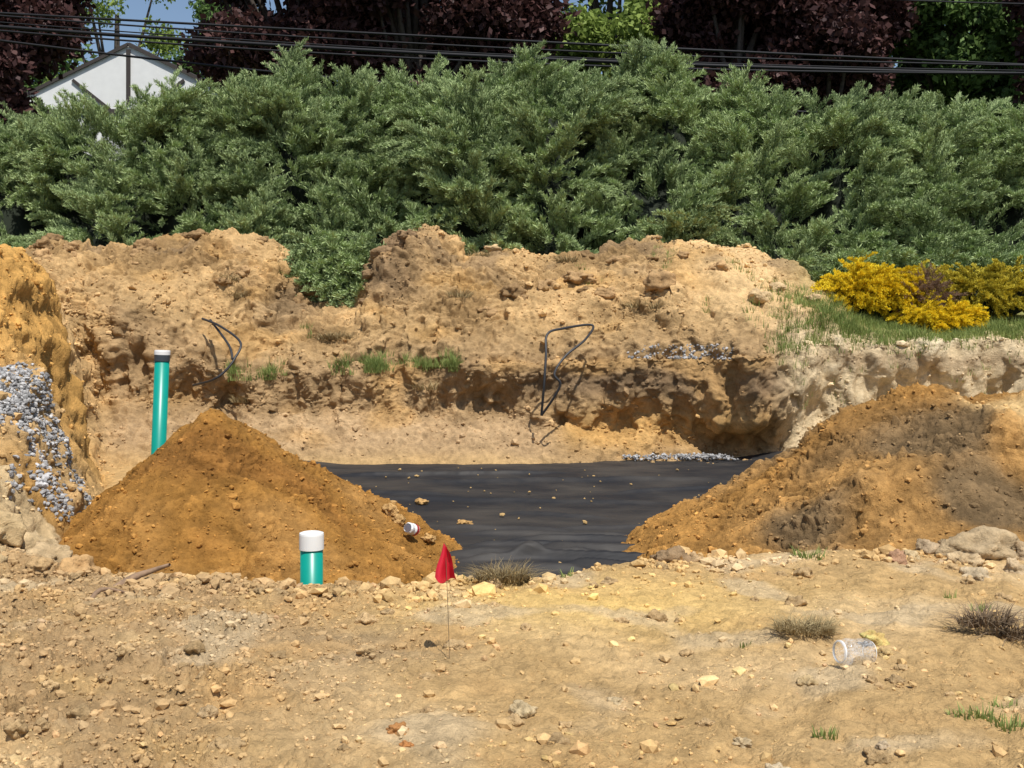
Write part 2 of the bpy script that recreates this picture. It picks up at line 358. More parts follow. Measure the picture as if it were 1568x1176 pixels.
# ------------------------------------------------------------ rocks
def ico(sub):
    bm=bmesh.new(); bmesh.ops.create_icosphere(bm,subdivisions=sub,radius=1)
    v=np.array([tuple(x.co) for x in bm.verts]);f=np.array([[q.index for q in x.verts] for x in bm.faces]);bm.free();return v,f
def rocks(name,pos,size,col,sub=1,flat=.7,jag=.22,mat=M_stone,sink=.25,smooth=False):
    v0,f0=ico(sub); n=len(pos); k=len(v0)
    V=v0[None]*(1+rng.uniform(-jag,jag,(n,k,1)))
    V=V*rng.uniform(.6,1.25,(n,1,3))*np.array([1,1,flat])
    a=rng.uniform(0,6.28,n); ca,sa=np.cos(a)[:,None],np.sin(a)[:,None]
    t=rng.uniform(-.5,.5,n); ct,st=np.cos(t)[:,None],np.sin(t)[:,None]
    x,y,z=V[...,0],V[...,1],V[...,2]
    y,z=y*ct-z*st,y*st+z*ct
    x,y=x*ca-y*sa,x*sa+y*ca
    V=np.stack([x,y,z],-1)*size[:,None,None]
    V+=pos[:,None,:]; V[...,2]+=size[:,None]*(flat-sink)*.6
    F=f0[None]+(np.arange(n)*k)[:,None,None]
    Cc=np.repeat(np.clip(col,.01,.7),k,0)
    return make_mesh(name,V,F.reshape(-1,3),Cc,smooth=smooth,mat=mat)
def sample(w,n):
    w=w.ravel().astype(np.float64); cs=np.cumsum(w); return np.searchsorted(cs,rng.uniform(0,cs[-1],n)).clip(0,len(w)-1)
Pf=P.reshape(-1,3);Cf=C.reshape(-1,3)
inview=(np.abs(U)<.56)
def psz(n,lo,hi,a=2.2):
    u=rng.uniform(0,1,n); return (lo**(-a)+u*(hi**(-a)-lo**(-a)))**(-1/a)
clus=ss(-.05,.45,pn(X*1.1,Y*1.1,77)+.5*pn(X*3.5,Y*3.5,7))
i=sample(fg*inview*Y*(Y>3)*(.08+clus),3400); s=psz(3400,.004,.045,1.8)
c=Cf[i]*rng.uniform(.8,1.25,(len(i),1))*rng.uniform(.95,1.05,(len(i),3))
pa,sa_,ca_=[Pf[i]],[s],[c]
i=sample(fg*inview*Y*(Y>3)*(Y<7.6)*(loose*(.25+patch)+.05),8000); s=psz(8000,.006,.036,2.1)
pa.append(Pf[i]);sa_.append(s);ca_.append(Cf[i]*rng.uniform(.82,1.12,(8000,1)))
i=sample((mound*(1-.8*rgt)*(.15+ss(-.1,.4,pn(X*.8,Z*.8,78)))+.35*face+1.2*left)*inview*(Y<21.3)*(Y>8),9500); s=psz(9500,.015,.10,2.5)
pa.append(Pf[i]);sa_.append(s);ca_.append(Cf[i]*rng.uniform(.75,1.2,(9500,1)))
i=sample(ga(Y-np.interp(X,XE,YE),-.1,.35)*inview*(.2+clus),1100); s=psz(1100,.012,.07,1.8)
pa.append(Pf[i]);sa_.append(s);ca_.append(Cf[i]*rng.uniform(.85,1.2,(1100,1)))
for Q,QC,n in((Q1,QC1,5500),(Q2,QC2,6000)):
    q=Q.reshape(-1,3);i=rng.integers(0,len(q),n);pa.append(q[i]);sa_.append(psz(n,.008,.045,2.4));ca_.append(QC.reshape(-1,3)[i]*rng.uniform(.75,1.4,(n,1)))
n=140; x=rng.uniform(-3,3.6,n);y=rng.uniform(9.8,16,n)
pa.append(np.stack([x,y,floor_z(y)+.05],-1));sa_.append(psz(n,.008,.035,2));ca_.append(np.tile((.42,.28,.12),(n,1)))
rocks('loose_stones',np.concatenate(pa),np.concatenate(sa_),np.concatenate(ca_),1)
big=[(-1.02,6.9,.075,(.4,.25,.11)),(1.1,7.5,.11,(.30,.2,.11)),(1.25,7.45,.06,(.44,.3,.16)),(3.32,7.85,.24,(.42,.31,.18)),(3.0,7.9,.12,(.42,.31,.19)),(3.65,7.8,.14,(.44,.32,.19)),(3.1,7.5,.08,(.48,.35,.2)),(3.35,7.3,.08,(.5,.37,.22)),(2.75,7.6,.06,(.48,.36,.2)),(3.0,7.1,.1,(.52,.4,.25)),
 (1.8,5.3,.045,(.5,.35,.16)),(1.35,5.0,.04,(.52,.38,.2)),(.05,4.6,.06,(.55,.42,.24)),(-.4,4.15,.03,(.45,.2,.07)),(-.35,4.6,.04,(.42,.28,.14)),(.45,4.8,.035,(.5,.38,.22)),
 (1.4,4.15,.03,(.55,.42,.27)),(-.45,4.3,.035,(.46,.22,.08)),(.9,4.3,.03,(.5,.38,.22)),(.95,3.95,.05,(.56,.44,.28)),
 (-3.3,7.6,.18,(.52,.38,.21)),(-3.1,7.35,.14,(.5,.36,.2)),(-3.5,7.4,.17,(.5,.36,.19)),(-2.8,7.1,.12,(.5,.31,.14)),(-3.0,7.0,.1,(.5,.33,.16)),(-3.35,7.05,.12,(.5,.36,.19)),(-1.25,4.5,.04,(.4,.28,.15)),(2.6,7.4,.07,(.38,.22,.13))]
for k in range(150):
    x=rng.uniform(-3.6,4.0); y=rng.uniform(3.9,7.4)
    if abs(x)>.45*y+.1: continue
    if x<-.6 or rng.uniform()<.4: big.append((x,y,rng.uniform(.02,.055),np.array((.47,.32,.16))*rng.uniform(.75,1.15)))
bp=[];bs=[];bc=[]
for x,y,s,cc in big: bp.append((x,y,gz(x,y)-.25*s));bs.append(s);bc.append(cc)
for x,y,s in((-1.15,10.35,.085),(-1.05,10.25,.06),(-.78,10.25,.05),(-1.1,13.4,.07),(-.55,12.0,.055),(-.48,12.05,.035),(.0,10.4,.02),(-1.25,10.9,.07)):
    bp.append((x,y,max(float(h1(np.array(x),np.array(y))),-.57)));bs.append(s);bc.append((.46,.28,.11))
for k in range(44):
    x=rng.uniform(-9,4.5); y=rng.uniform(18.6,20.7); bp.append((x,y,gz(x,y)-.06));bs.append(rng.uniform(.07,.22));bc.append(np.array((.38,.24,.115))*rng.uniform(.6,1.15))
for k in range(24):
    x=rng.uniform(-2.6,-1.7); y=rng.uniform(19.4,20.6); bp.append((x,y,gz(x,y)-.02));bs.append(rng.uniform(.1,.24));bc.append((.23,.15,.08))
for x,y,s in((-.35,20.6,.12),(4.5,18.6,.14),(5.1,18.6,.1),(4.1,18.2,.2)): bp.append((x,y,gz(x,y)));bs.append(s);bc.append((.52,.37,.2))
def clods(name,bp,bs,bc):
    v0,f0=ico(4); V=[];F=[];CC=[]
    for j,(p,s,cc) in enumerate(zip(bp,bs,bc)):
        v=v0*np.array([rng.uniform(.8,1.25),rng.uniform(.75,1.1),rng.uniform(.5,.85)])
        n=pn(v[:,0]*1.5+j*7,v[:,1]*1.5,v[:,2]*1.5)*.75+np.abs(pn(v[:,0]*3.3+j*7,v[:,1]*3.3,v[:,2]*3.3))*.42+np.abs(pn(v[:,0]*8+j,v[:,1]*8,v[:,2]*8))*.2
        v=v*(1+n)[:,None]*s*.85; V.append(v+np.array(p)+np.array([0,0,s*.3])); F.append(f0+j*len(v0)); CC.append(np.clip(np.tile(cc,(len(v0),1))*(1+.5*n)[:,None],.01,.7))
    make_mesh(name,np.concatenate(V),np.concatenate(F),np.concatenate(CC),mat=M_soil)
clods('dirt_clods',bp,bs,bc)
# gravel
gp=[];gs=[]
w=ga(Y,10.9,1.0)*ga(X,-4.85,.45)*1.0+.6*ga(Y,9.3,.45)*ga(X,-4.0,.16)+.5*ga(Y,12.6,.4)*ga(X,-4.75,.12)
w=w*(w>.15)*(.12+ss(-.2,.15,pn(X*2.5,Y*2.5,9)))
i=sample(w*inview*(Y>8),3800); gp.append(Pf[i]); gs.append(rng.uniform(.012,.034,3800))
w=(PY>17.0)*(PY<18.6)*(PZ>1.08)*(PZ<1.30)*(Y>17.7)*ga(X,2.9,.7); i=sample(w*(w>.1),260); gp.append(Pf[i]); gs.append(rng.uniform(.014,.032,260))
n=420; x=rng.uniform(1.7,3.4,n); y=16.95+rng.normal(0,.12,n); gp.append(np.stack([x,y,np.full(n,-.45)+rng.uniform(0,.06,n)],-1)); gs.append(rng.uniform(.012,.032,n))
gp=np.concatenate(gp);gs=np.concatenate(gs); gcol=np.array((.37,.36,.35))*rng.uniform(.4,1.3,(len(gp),1)); 
rocks('gravel',gp,gs,gcol,1,flat=.75,jag=.3,sink=.1)
# ------------------------------------------------------------ grass
def blades(name,centers,mat,width=.006,curl=.5,seg=3):
    V=[];F=[];CC=[];b=0
    for (x,y,z,sp,n,h) in centers:
        for k in range(n):
            a=rng.uniform(0,6.28); r=sp*math.sqrt(rng.uniform()); bx=x+r*math.cos(a);by=y+r*math.sin(a)*.6
            a2=a+rng.normal(0,.8); hh=h*rng.uniform(.5,1.2); lean=curl*rng.uniform(.2,1.3); w=width*rng.uniform(.7,1.4)
            px,py=-math.sin(a2+rng.normal(0,1)),math.cos(a2)
            tint=rng.uniform(0,1)
            for q in range(seg+1):
                t=q/seg; ww=w*(1-t*.9)
                cx=bx+math.cos(a2)*hh*lean*t*t; cy=by+math.sin(a2)*hh*lean*t*t; cz=z-.01+hh*t*(1-.35*lean*t)
                V.append((cx-px*ww,cy-py*ww,cz));V.append((cx+px*ww,cy+py*ww,cz)); CC.append((tint,)*3);CC.append((tint,)*3)
                if q<seg: F.append((b+2*q,b+2*q+1,b+2*q+3,b+2*q+2))
            b+=2*(seg+1)
    return make_mesh(name,V,F,CC,mat=mat)
cen=[]
w=ss(3.7,4.8,X)*ga(Y,18.4,.4)*inview*(.3+ss(-.3,.2,pn(X*1.5,Y*1.5,14)))
for j in sample(w,2200): p=Pf[j]; cen.append((p[0],p[1],p[2],.12,9,.16))
ztp=np.interp(PX,XT,ZT)
edge=(Y>17.66)*(Y<18.1)*(PZ>ztp-.12)*(PZ<ztp+.14)*((ga(X,-4.1,.4)+ga(X,-2.1,.75)+ga(X,-1.2,.3))>.3)
for j in sample(edge.astype(float)*(.1+ss(-.1,.3,pn(X*2.5,1,14))),220): p=Pf[j]; cen.append((p[0],p[1]-.03,p[2],.08,12,.17))
for (x,y) in((2.6,20.0),(2.8,19.5),(-3.5,18.6),(1.2,19.4),(3.3,18.4),(3.9,19.3)):
    for k in range(4): xx_,yy_=x+rng.normal(0,.12),y+rng.normal(0,.12); cen.append((xx_,yy_,gz(xx_,yy_),.1,14,.12))
for (x,y,s,n,h) in((1.95,4.55,.07,40,.07),(2.0,4.42,.07,40,.07),(1.85,4.5,.06,24,.06),(1.22,4.3,.06,36,.05),(1.18,5.55,.03,14,.06),(2.05,7.6,.12,70,.09),(2.55,6.4,.05,14,.06),(2.6,6.1,.05,14,.06),(-.3,6.9,.06,14,.07),(.35,7.05,.06,14,.07),(2.1,4.7,.07,30,.05)):
    cen.append((x,y,gz(x,y),s,n,h))
blades('grass',cen,M_grass,.006)
for (x,y,s,n,h) in ((-.07,6.85,.16,420,.13),(1.5,5.65,.15,520,.09)):
    blades('dry_grass_tuft',[(x,y,gz(x,y)+.03,s,n,h),(x+.06,y+.04,gz(x,y),s*.8,n//2,h)],M_dry,.0028,1.4)
dc=[]
for (x,y) in((-4.95,19.1),(-4.75,19.0),(-3.1,18.5),(-2.9,18.4),(-.6,20.2),(1.0,20),(2.1,18.6),(2.4,18.4),(-.9,18.7),(-2.6,17.7),(-4.3,17.6),(-1.4,17.6)):
    dc.append((x,y,gz(x,y),.2,130,.2))
blades('dry_grass_patch',dc,M_dry,.008,1.3)
blades('root_clump',[(2.48,5.75,gz(2.48,5.75)+.03,.14,300,.13),(2.6,5.7,gz(2.6,5.7)+.02,.13,200,.13)],M_root,.004,1.8,4)
M_wood=plain('weathered_root',(.28,.18,.11),.9,scale=20,var=.3,bump=.5)
def stick(name,pts,r): 
    V,F=tubes([(smooth_path(pts,5),list(np.linspace(r,r*.35,5*(len(pts)-1)+1)))],7); make_mesh(name,V,F,mat=M_wood)
z0=gz(-2.3,6.85)
stick('root_stick',[(-2.42,6.7,z0+.0),(-2.33,6.75,z0+.06),(-2.25,6.85,z0+.08),(-2.12,6.8,z0+.13)],.03)
stick('root_stick',[(-2.45,6.3,z0-.03),(-2.4,6.4,z0+.07),(-2.28,6.5,z0+.03)],.02)
# ------------------------------------------------------------ pipes, flag, litter
M_teal=plain('teal_pvc',(.0,.27,.205),.35,var=.05,scale=8); M_white=plain('white_pvc',(.78,.78,.76),.4,var=.04)
M_dark=plain('rubber_band',(.04,.05,.06),.5)
def emp(name,loc=(0,0,0)):
    e=bpy.data.objects.new(name,None); scene.collection.objects.link(e); e.location=loc; return e
def pipe(loc,lean,length,r,style):
    e=emp('sewer_cleanout_pipe',loc); e.rotation_euler=lean
    o=lathe('pipe_body',[(r,-length-.5),(r,-.02),(r*.93,-.02),(r*.93,-.3)],M_teal,parent=e)
    o.data.polygons.foreach_set('use_smooth',[True]*len(o.data.polygons))
    if style==0:
        lathe('end_cap',[(r*1.02,-.105),(r*1.09,-.105),(r*1.09,-.012),(r*1.06,.0),(r*.9,.004),(r*.9,.0),(.001,.0)],M_white,parent=e)
    else:
        lathe('coupling_band',[(r*1.0,-.11),(r*1.07,-.11),(r*1.07,-.045),(r,-.045)],M_dark,parent=e)
        lathe('end_cap',[(r*1.05,-.043),(r*1.09,-.043),(r*1.09,-.01),(r*1.05,.004),(.001,.004)],M_white,parent=e)
pipe((-1.30,7.12,.262),(0,0,0),.5,.073,0)
pipe((-3.63,11.4,1.35),(0,math.radians(2.2),0),1.6,.074,1)
M_flag=plain('red_vinyl_flag',(.55,.012,.03),.45,var=.1)
M_wire=plain('rusty_wire',(.22,.16,.10),.5,metal=.5)
e=emp('marker_flag',(0,0,0))
V,F=tubes([([(-.305,5.36,-.05),(-.31,5.36,.15),(-.318,5.36,.35),(-.326,5.37,.54)],.0016)],6); make_mesh('wire_stake',V,F,mat=M_wire,parent=e)
V=[];F=[];nu,nv=12,12
for a in range(nu):
    for b_ in range(nv):
        u=a/(nu-1);v=b_/(nv-1)
        z=.545-.03*u-v*(.165+.02*math.sin(u*5))
        wdt=.018+.088*v**.8
        x=-.325+(u-.46)*wdt+.004*math.sin(v*6); y=5.365-.028*math.sin(u*math.pi*2.2+.4)*(.3+.7*v)-.012*v
        V.append((x,y,z))
for a in range(nu-1):
    for b_ in range(nv-1): F.append((a*nv+b_,(a+1)*nv+b_,(a+1)*nv+b_+1,a*nv+b_+1))
make_mesh('flag_sheet',V,F,mat=M_flag,parent=e)
M_can=plain('can_print',(.75,.74,.72),.35,var=.1); M_canred=plain('can_red_print',(.45,.03,.03),.35); M_alu=plain('aluminium',(.6,.6,.6),.3,metal=1)
ch=max(float(h1(np.array(-.92),np.array(10.1))),-.55)
e=emp('crushed_can',(-.92,10.05,ch+.08)); e.rotation_euler=(math.radians(70),math.radians(20),math.radians(-35)); e.scale=(1.2,1.2,1.2)
lathe('can_wall',[(.03,-.06),(.044,-.052),(.044,-.01),(.036,.005),(.043,.02),(.043,.045),(.034,.058)],M_can,24,e,jit=.002)
lathe('can_print_band',[(.0462,-.045),(.0462,-.015)],M_canred,24,e)
lathe('can_lid',[(.034,.058),(.033,.06),(.030,.055),(.001,.055)],M_alu,24,e)
lathe('can_base',[(.03,-.06),(.02,-.055),(.001,-.05)],M_alu,24,e)
M_pl,nt,b=newmat('clear_plastic'); b.inputs['Base Color'].default_value=(.8,.81,.81,1); b.inputs['Roughness'].default_value=.08
nz=nt.nodes.new('ShaderNodeTexNoise'); nz.inputs['Scale'].default_value=14
mr=nt.nodes.new('ShaderNodeMapRange'); mr.inputs['From Min'].default_value=.4; mr.inputs['From Max'].default_value=.65; mr.inputs['To Min'].default_value=.10; mr.inputs['To Max'].default_value=.32
nt.links.new(nz.outputs['Fac'],mr.inputs['Value']); nt.links.new(mr.outputs[0],b.inputs['Alpha'])
zj=gz(1.63,5.3)
e=emp('plastic_jar',(1.62,5.2,zj+.068)); e.rotation_euler=(math.radians(84),math.radians(0),math.radians(-72)); e.scale=(1.12,1.12,1.15)
o=lathe('jar_body',[(.001,-.072),(.035,-.072),(.045,-.075),(.055,-.066),(.058,-.055),(.055,-.045),(.058,-.035),(.055,-.01),(.055,.01),(.058,.02),(.056,.04),(.046,.058),(.042,.062),(.043,.078),(.040,.078)],M_pl,32,e)
o.data.polygons.foreach_set('use_smooth',[True]*len(o.data.polygons))
lathe('jar_neck_ring',[(.043,.064),(.048,.066),(.048,.071),(.043,.073)],M_white,28,e)
lathe('jar_base_ring',[(.0445,-.0765),(.048,-.0775),(.048,-.075)],M_white,28,e)
clods('yellow_stone',[(1.8,5.45,gz(1.8,5.45))],[.06],np.array([(.66,.46,.17)]))
M_hose=plain('black_rubber_hose',(.03,.03,.032),.5)
def hose(paths):
    V,F=tubes([(smooth_path(p,8),.019) for p in paths],8); make_mesh('rubber_hose',V,F,mat=M_hose)
def hp(l,D): return [((a-784)/1681*(D+o),D+o,1.6-(b-500)/1681*(D+o)) for a,b,o in l]
hose([hp([(310,488,.9),(338,500,.4),(368,524,.0),(360,548,-.2),(345,568,-.3),(325,582,-.3),(296,590,.1)],16.9),hp([(322,490,.8),(350,528,.1),(356,550,-.15)],16.9)])
hose([hp([(829,636,-.1),(833,590,-.2),(836,545,-.1),(838,512,0.1),(862,503,.3),(907,498,.7),(896,520,.2),(866,545,-.1),(849,572,-.25),(858,588,-.25),(846,612,-.2),(829,636,-.1)],16.75)])
# ------------------------------------------------------------ foliage prototypes & scattering
def tri_blades(base,dirs,L,W,col):
    n=len(base); r=rng.normal(size=(n,3)); s=np.cross(dirs,r); s/=np.linalg.norm(s,axis=1,keepdims=True)+1e-9
    L=L[:,None];W=W[:,None]
    V=np.stack([base,base+dirs*L*.45+s*W,base+dirs*L,base+dirs*L*.45-s*W],1).reshape(-1,3)
    F=np.arange(n*4).reshape(n,4); return V,F,np.repeat(col,4)
def plume(seed,droop=.25,n1=14,n2=3,wid=1.0,kk=6,spread=1.0):
    r=np.random.default_rng(seed); B=[];Dd=[];L=[];W=[];Cc=[]
    for i in range(n1):
        t=(i+.5)/n1; sx=t; sz=-droop*t*t+ .05*math.sin(t*5)
        for j in range(n2):
            a=r.uniform(0,6.28); sp=r.uniform(.28,.6)*spread
            d=np.array([math.cos(sp),math.sin(sp)*math.cos(a),math.sin(sp)*math.sin(a)*.8]); bl=(.28*(1-t)**.7+.09)*r.uniform(.6,1.25)
            base=np.array([sx,0,sz])
            for k in range(kk):
                q=(k+.3)/kk; p=base+d*bl*q+np.array([0,0,-.06*q*q*bl*3])
                sd=d+r.normal(0,.30,3); sd/=np.linalg.norm(sd)
                B.append(p);Dd.append(sd);L.append(r.uniform(.09,.17));W.append(r.uniform(.010,.016)*wid);Cc.append(np.clip(-.05+.6*t+.55*q+.3*(d[2]>0)+r.normal(0,.12),0,1))  # volume shading put into colour: dark inside, paler upper sides; tips also new growth
    return tri_blades(np.array(B),np.array(Dd),np.array(L),np.array(W),np.array(Cc))
def clump(seed,n=42,ls=.14):
    r=np.random.default_rng(seed); p=r.normal(size=(n,3)); p/=np.linalg.norm(p,axis=1,keepdims=True); p*= (r.uniform(.1,1,(n,1))**.5)*.5
    d=r.normal(size=(n,3))+p*1.5; d[:,2]-=.2; d/=np.linalg.norm(d,axis=1,keepdims=True)
    return tri_blades(p,d,r.uniform(.8,1.4,n)*ls*1.3,r.uniform(.35,.6,n)*ls,r.uniform(.1,.9,n))
def protos(name,items,mat):
    c=bpy.data.collections.new(name)
    for k,(V,F,cc) in enumerate(items):
        ob=make_mesh(f'{name}_{k}',V,F,np.repeat(cc[:,None],3,1),smooth=False,mat=mat,link=False); c.objects.link(ob)
    return c
def scatter(name,coll,pts,dirs,scl,parent=None):
    n=len(pts); me=bpy.data.meshes.new(name); me.vertices.add(n); me.vertices.foreach_set('co',np.asarray(pts,dtype=f32).ravel())
    dirs=dirs/np.linalg.norm(dirs,axis=1,keepdims=True)
    rot=np.stack([rng.uniform(-.7,.7,n),-np.arcsin(np.clip(dirs[:,2],-1,1)),np.arctan2(dirs[:,1],dirs[:,0])],-1).astype(f32)
    me.attributes.new('rot','FLOAT_VECTOR','POINT').data.foreach_set('vector',rot.ravel())
    me.attributes.new('scl','FLOAT','POINT').data.foreach_set('value',np.asarray(scl,dtype=f32))
    k=len(coll.objects)
    me.attributes.new('idx','INT','POINT').data.foreach_set('value',rng.integers(0,k,n).astype(np.int32))
    ob=bpy.data.objects.new(name,me); scene.collection.objects.link(ob)
    if parent: ob.parent=parent
    ng=bpy.data.node_groups.new(name+'_gn','GeometryNodeTree')
    ng.interface.new_socket('Geometry',in_out='INPUT',socket_type='NodeSocketGeometry'); ng.interface.new_socket('Geometry',in_out='OUTPUT',socket_type='NodeSocketGeometry')
    N=ng.nodes; gi=N.new('NodeGroupInput');go=N.new('NodeGroupOutput'); ip=N.new('GeometryNodeInstanceOnPoints')
    ci=N.new('GeometryNodeCollectionInfo'); ci.inputs['Collection'].default_value=coll; ci.inputs['Separate Children'].default_value=True; ci.inputs['Reset Children'].default_value=True
    def na(nm,t): 
        a=N.new('GeometryNodeInputNamedAttribute'); a.data_type=t; a.inputs['Name'].default_value=nm; return a
    ar=na('rot','FLOAT_VECTOR');asl=na('scl','FLOAT');ai=na('idx','INT'); er=N.new('FunctionNodeEulerToRotation')
    L=ng.links; L.new(gi.outputs[0],ip.inputs['Points']); L.new(ci.outputs[0],ip.inputs['Instance']); ip.inputs['Pick Instance'].default_value=True
    L.new(ai.outputs['Attribute'],ip.inputs['Instance Index']); L.new(ar.outputs['Attribute'],er.inputs[0]); L.new(er.outputs[0],ip.inputs['Rotation']); L.new(asl.outputs['Attribute'],ip.inputs['Scale'])
    L.new(ip.outputs[0],go.inputs[0])
    md=ob.modifiers.new('scatter','NODES'); md.node_group=ng
    return ob
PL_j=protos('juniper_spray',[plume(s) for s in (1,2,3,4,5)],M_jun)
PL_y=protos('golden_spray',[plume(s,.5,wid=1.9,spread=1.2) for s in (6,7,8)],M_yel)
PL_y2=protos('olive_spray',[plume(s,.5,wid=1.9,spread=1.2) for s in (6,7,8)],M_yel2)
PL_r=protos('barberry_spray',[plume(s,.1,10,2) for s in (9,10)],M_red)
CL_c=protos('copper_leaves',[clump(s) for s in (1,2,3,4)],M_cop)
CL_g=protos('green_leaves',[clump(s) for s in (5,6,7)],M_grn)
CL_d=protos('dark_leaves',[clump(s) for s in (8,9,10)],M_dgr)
# hedge
hpx=np.array([-500,-200,0,60,95,125,160,185,230,260,300,350,400,430,450,480,530,560,620,700,740,775,805,850,900,950,985,1015,1045,1060,1100,1140,1180,1205,1270,1300,1350,1400,1450,1500,1568,1800,2200])
hpy=np.array([150,150,172,175,165,150,168,155,140,122,126,130,122,95,84,100,104,118,112,118,138,98,70,92,112,104,80,62,70,135,128,104,128,146,148,132,138,148,146,158,150,150,150])+8
HX=(hpx-784)/1681*24.4; HZ=1.6+(500-hpy)/1681*24.4
def hedge_surf(x,s,ins=0.0):
    zt_=np.interp(x,HX,HZ)-.85
    lob=(np.abs(pn(x*.5,s*1.7,50))*2-.45)*1.2+.45*pn(x*1.5,s*4.5,51)
    y=21.4+3.0*np.clip(s,-.2,1)+np.maximum(s-1,0)*9
    z=1.2+(zt_-1.2)*np.sin(np.clip(s,0,1)*math.pi/2*.92)/math.sin(math.pi/2*.92)+np.minimum(s,0)*2-np.maximum(s-1,0)**1.2*7
    k=ss(1.15,.75,s)
    return x,y-lob*.7*k+ins,z+lob*.45*k*ss(1.0,.6,s)-ins*.6
xs=np.linspace(-17,19,360);sv=np.linspace(-.1,1.5,120); S_,X_=np.meshgrid(sv,xs,indexing='ij')
a,b_,c_=hedge_surf(X_,S_,.35)
hedge=emp('juniper_hedge')
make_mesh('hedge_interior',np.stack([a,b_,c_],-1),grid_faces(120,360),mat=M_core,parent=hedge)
NB=1700; bx=rng.uniform(-16,18,NB); bsn=rng.uniform(-.02,1.1,NB)
a,b_,c_=hedge_surf(bx,bsn); e1=.03
a2,b2,c2_=hedge_surf(bx+e1,bsn);a3,b3,c3=hedge_surf(bx,bsn+e1)
T1=np.stack([a2-a,b2-b_,c2_-c_],-1);T2=np.stack([a3-a,b3-b_,c3-c_],-1); Nn=np.cross(T1,T2); Nn/=np.linalg.norm(Nn,axis=1,keepdims=True)
Nn=np.where(Nn[:,1:2]>0,-Nn,Nn)*1.0; Nn[bsn>1]=np.array([0,-.1,1])
side=pn(bx*.35,bsn*1.6,60)*1.9
BD=Nn*.65+np.stack([side,np.full(NB,-.1),np.full(NB,.6)],-1)+rng.normal(0,.3,(NB,3)); BD/=np.linalg.norm(BD,axis=1,keepdims=True)
BL=rng.uniform(.6,1.45,NB); B0=np.stack([a,b_,c_],-1)-Nn*rng.uniform(.15,.4,(NB,1))
pts=[];dirs=[];scl=[]
for k in range(NB):
    d=BD[k];l=BL[k]
    m=int(6+l*5)
    sidev=np.cross(d,[0,0,1.]); sidev/=np.linalg.norm(sidev)+1e-6
    for j in range(m):
        t=(j+.5)/m; q=rng.normal(0,1)
        p=B0[k]+d*l*t+np.array([0,0,-.22*t*t*l])+sidev*q*.08*(1.2-t)
        pts.append(p); dirs.append(d*1.0+sidev*q*.38*(1.3-t)+rng.normal(0,.14,3)+np.array([0,0,-.2*t])); scl.append((.38+.30*(1-t))*rng.uniform(.8,1.2)*(.7+.35*l))
NF=1500; x=rng.uniform(-16,18,NF); s=rng.uniform(-.05,1.2,NF); a,b_,c_=hedge_surf(x,s,.2)
pts+=list(np.stack([a,b_,c_],-1)); dirs+=list(np.stack([rng.normal(0,.5,NF),np.full(NF,-.6),rng.normal(.35,.4,NF)],-1)); scl+=list(rng.uniform(.3,.5,NF))
for (lpx,lpy,wd) in((440,66,.45),(455,82,.4),(805,58,.5),(770,90,.4),(850,92,.4),(1010,52,.5),(990,80,.5),(1040,80,.4),(1130,98,.4),(1150,104,.3),(262,104,.35),(125,140,.3),(60,168,.3),(1300,125,.4),(905,106,.3),(950,98,.4),(620,106,.4),(540,98,.4),(1465,142,.3),(230,132,.3),(690,112,.3),(1400,146,.3),(340,124,.3),(180,152,.3),(580,112,.3),(735,125,.25),(1090,125,.3),(1200,138,.3),(1250,138,.25),(1350,132,.3),(1510,150,.3),(25,165,.3),(390,118,.3),(490,98,.3)):
    X0=(lpx-784)/1681*24.2; Z0=1.6+(500-lpy)/1681*24.2; tilt=math.sin(lpx)*.4
    for k in range(int(26+55*wd)):
        t=rng.uniform()**.9; z=Z0-.4-t*1.8; r=wd*(.03+t*.85); an=rng.uniform(0,6.28)
        pts.append((X0+r*math.cos(an)*.8-tilt*t*.8,24.2+r*math.sin(an)*.7,z)); dirs.append((math.cos(an)*.5+tilt,math.sin(an)*.45,1.0+rng.normal(0,.2))); scl.append(rng.uniform(.35,.62))
for k in range(260):
    x=rng.uniform(-3.95,-2.55); t=rng.uniform(); pts.append((x,20.7-.5*(1-t),1.95+t*1.2+.1*rng.normal())); dirs.append((rng.normal(0,.4),-.7,.1+rng.normal(0,.3))); scl.append(rng.uniform(.4,.75))
for k in range(50):
    t=rng.uniform(); pts.append((-2.62+.25*t+rng.normal(0,.08),19.8+.8*t,1.75+.9*t)); dirs.append((.1+rng.normal(0,.3),-.7,-.5)); scl.append(rng.uniform(.25,.4))
for k in range(420):
    x=rng.uniform(5.2,12); t=rng.uniform(); pts.append((x,21.2-.6*t,1.7+1.2*t)); dirs.append((rng.normal(0,.4),-.8,.3)); scl.append(rng.uniform(.4,.75))
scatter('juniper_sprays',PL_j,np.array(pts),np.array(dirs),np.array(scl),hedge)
def shrub(name,coll,blobs,n,sc):
    e=emp(name); P_=[];D_=[];v0,f0=ico(3);V=[];F=[]
    for j,(x,y,z,rx,ry,rz) in enumerate(blobs):
        p=rng.normal(size=(n,3));p/=np.linalg.norm(p,axis=1,keepdims=True); p[:,2]=np.abs(p[:,2])*1.1-.15
        bump=1+.6*pn(p[:,0]*2.4+j*5,p[:,1]*2.4,p[:,2]*2.4)
        P_.append(np.array([x,y,z])+p*np.array([rx,ry,rz])*(bump*rng.uniform(.6,.95,n))[:,None]); D_.append(p*np.array([1,1,.7])+rng.normal(0,.4,(n,3))+np.array([0,0,.2]))
        V.append(v0*np.array([rx,ry,rz])*.5+np.array([x,y,z]));F.append(f0+j*len(v0))
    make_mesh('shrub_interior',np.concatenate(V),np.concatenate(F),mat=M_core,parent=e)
    P_=np.concatenate(P_); scatter('shrub_sprays',coll,P_,np.concatenate(D_),rng.uniform(sc*.7,sc*1.3,len(P_)),e)
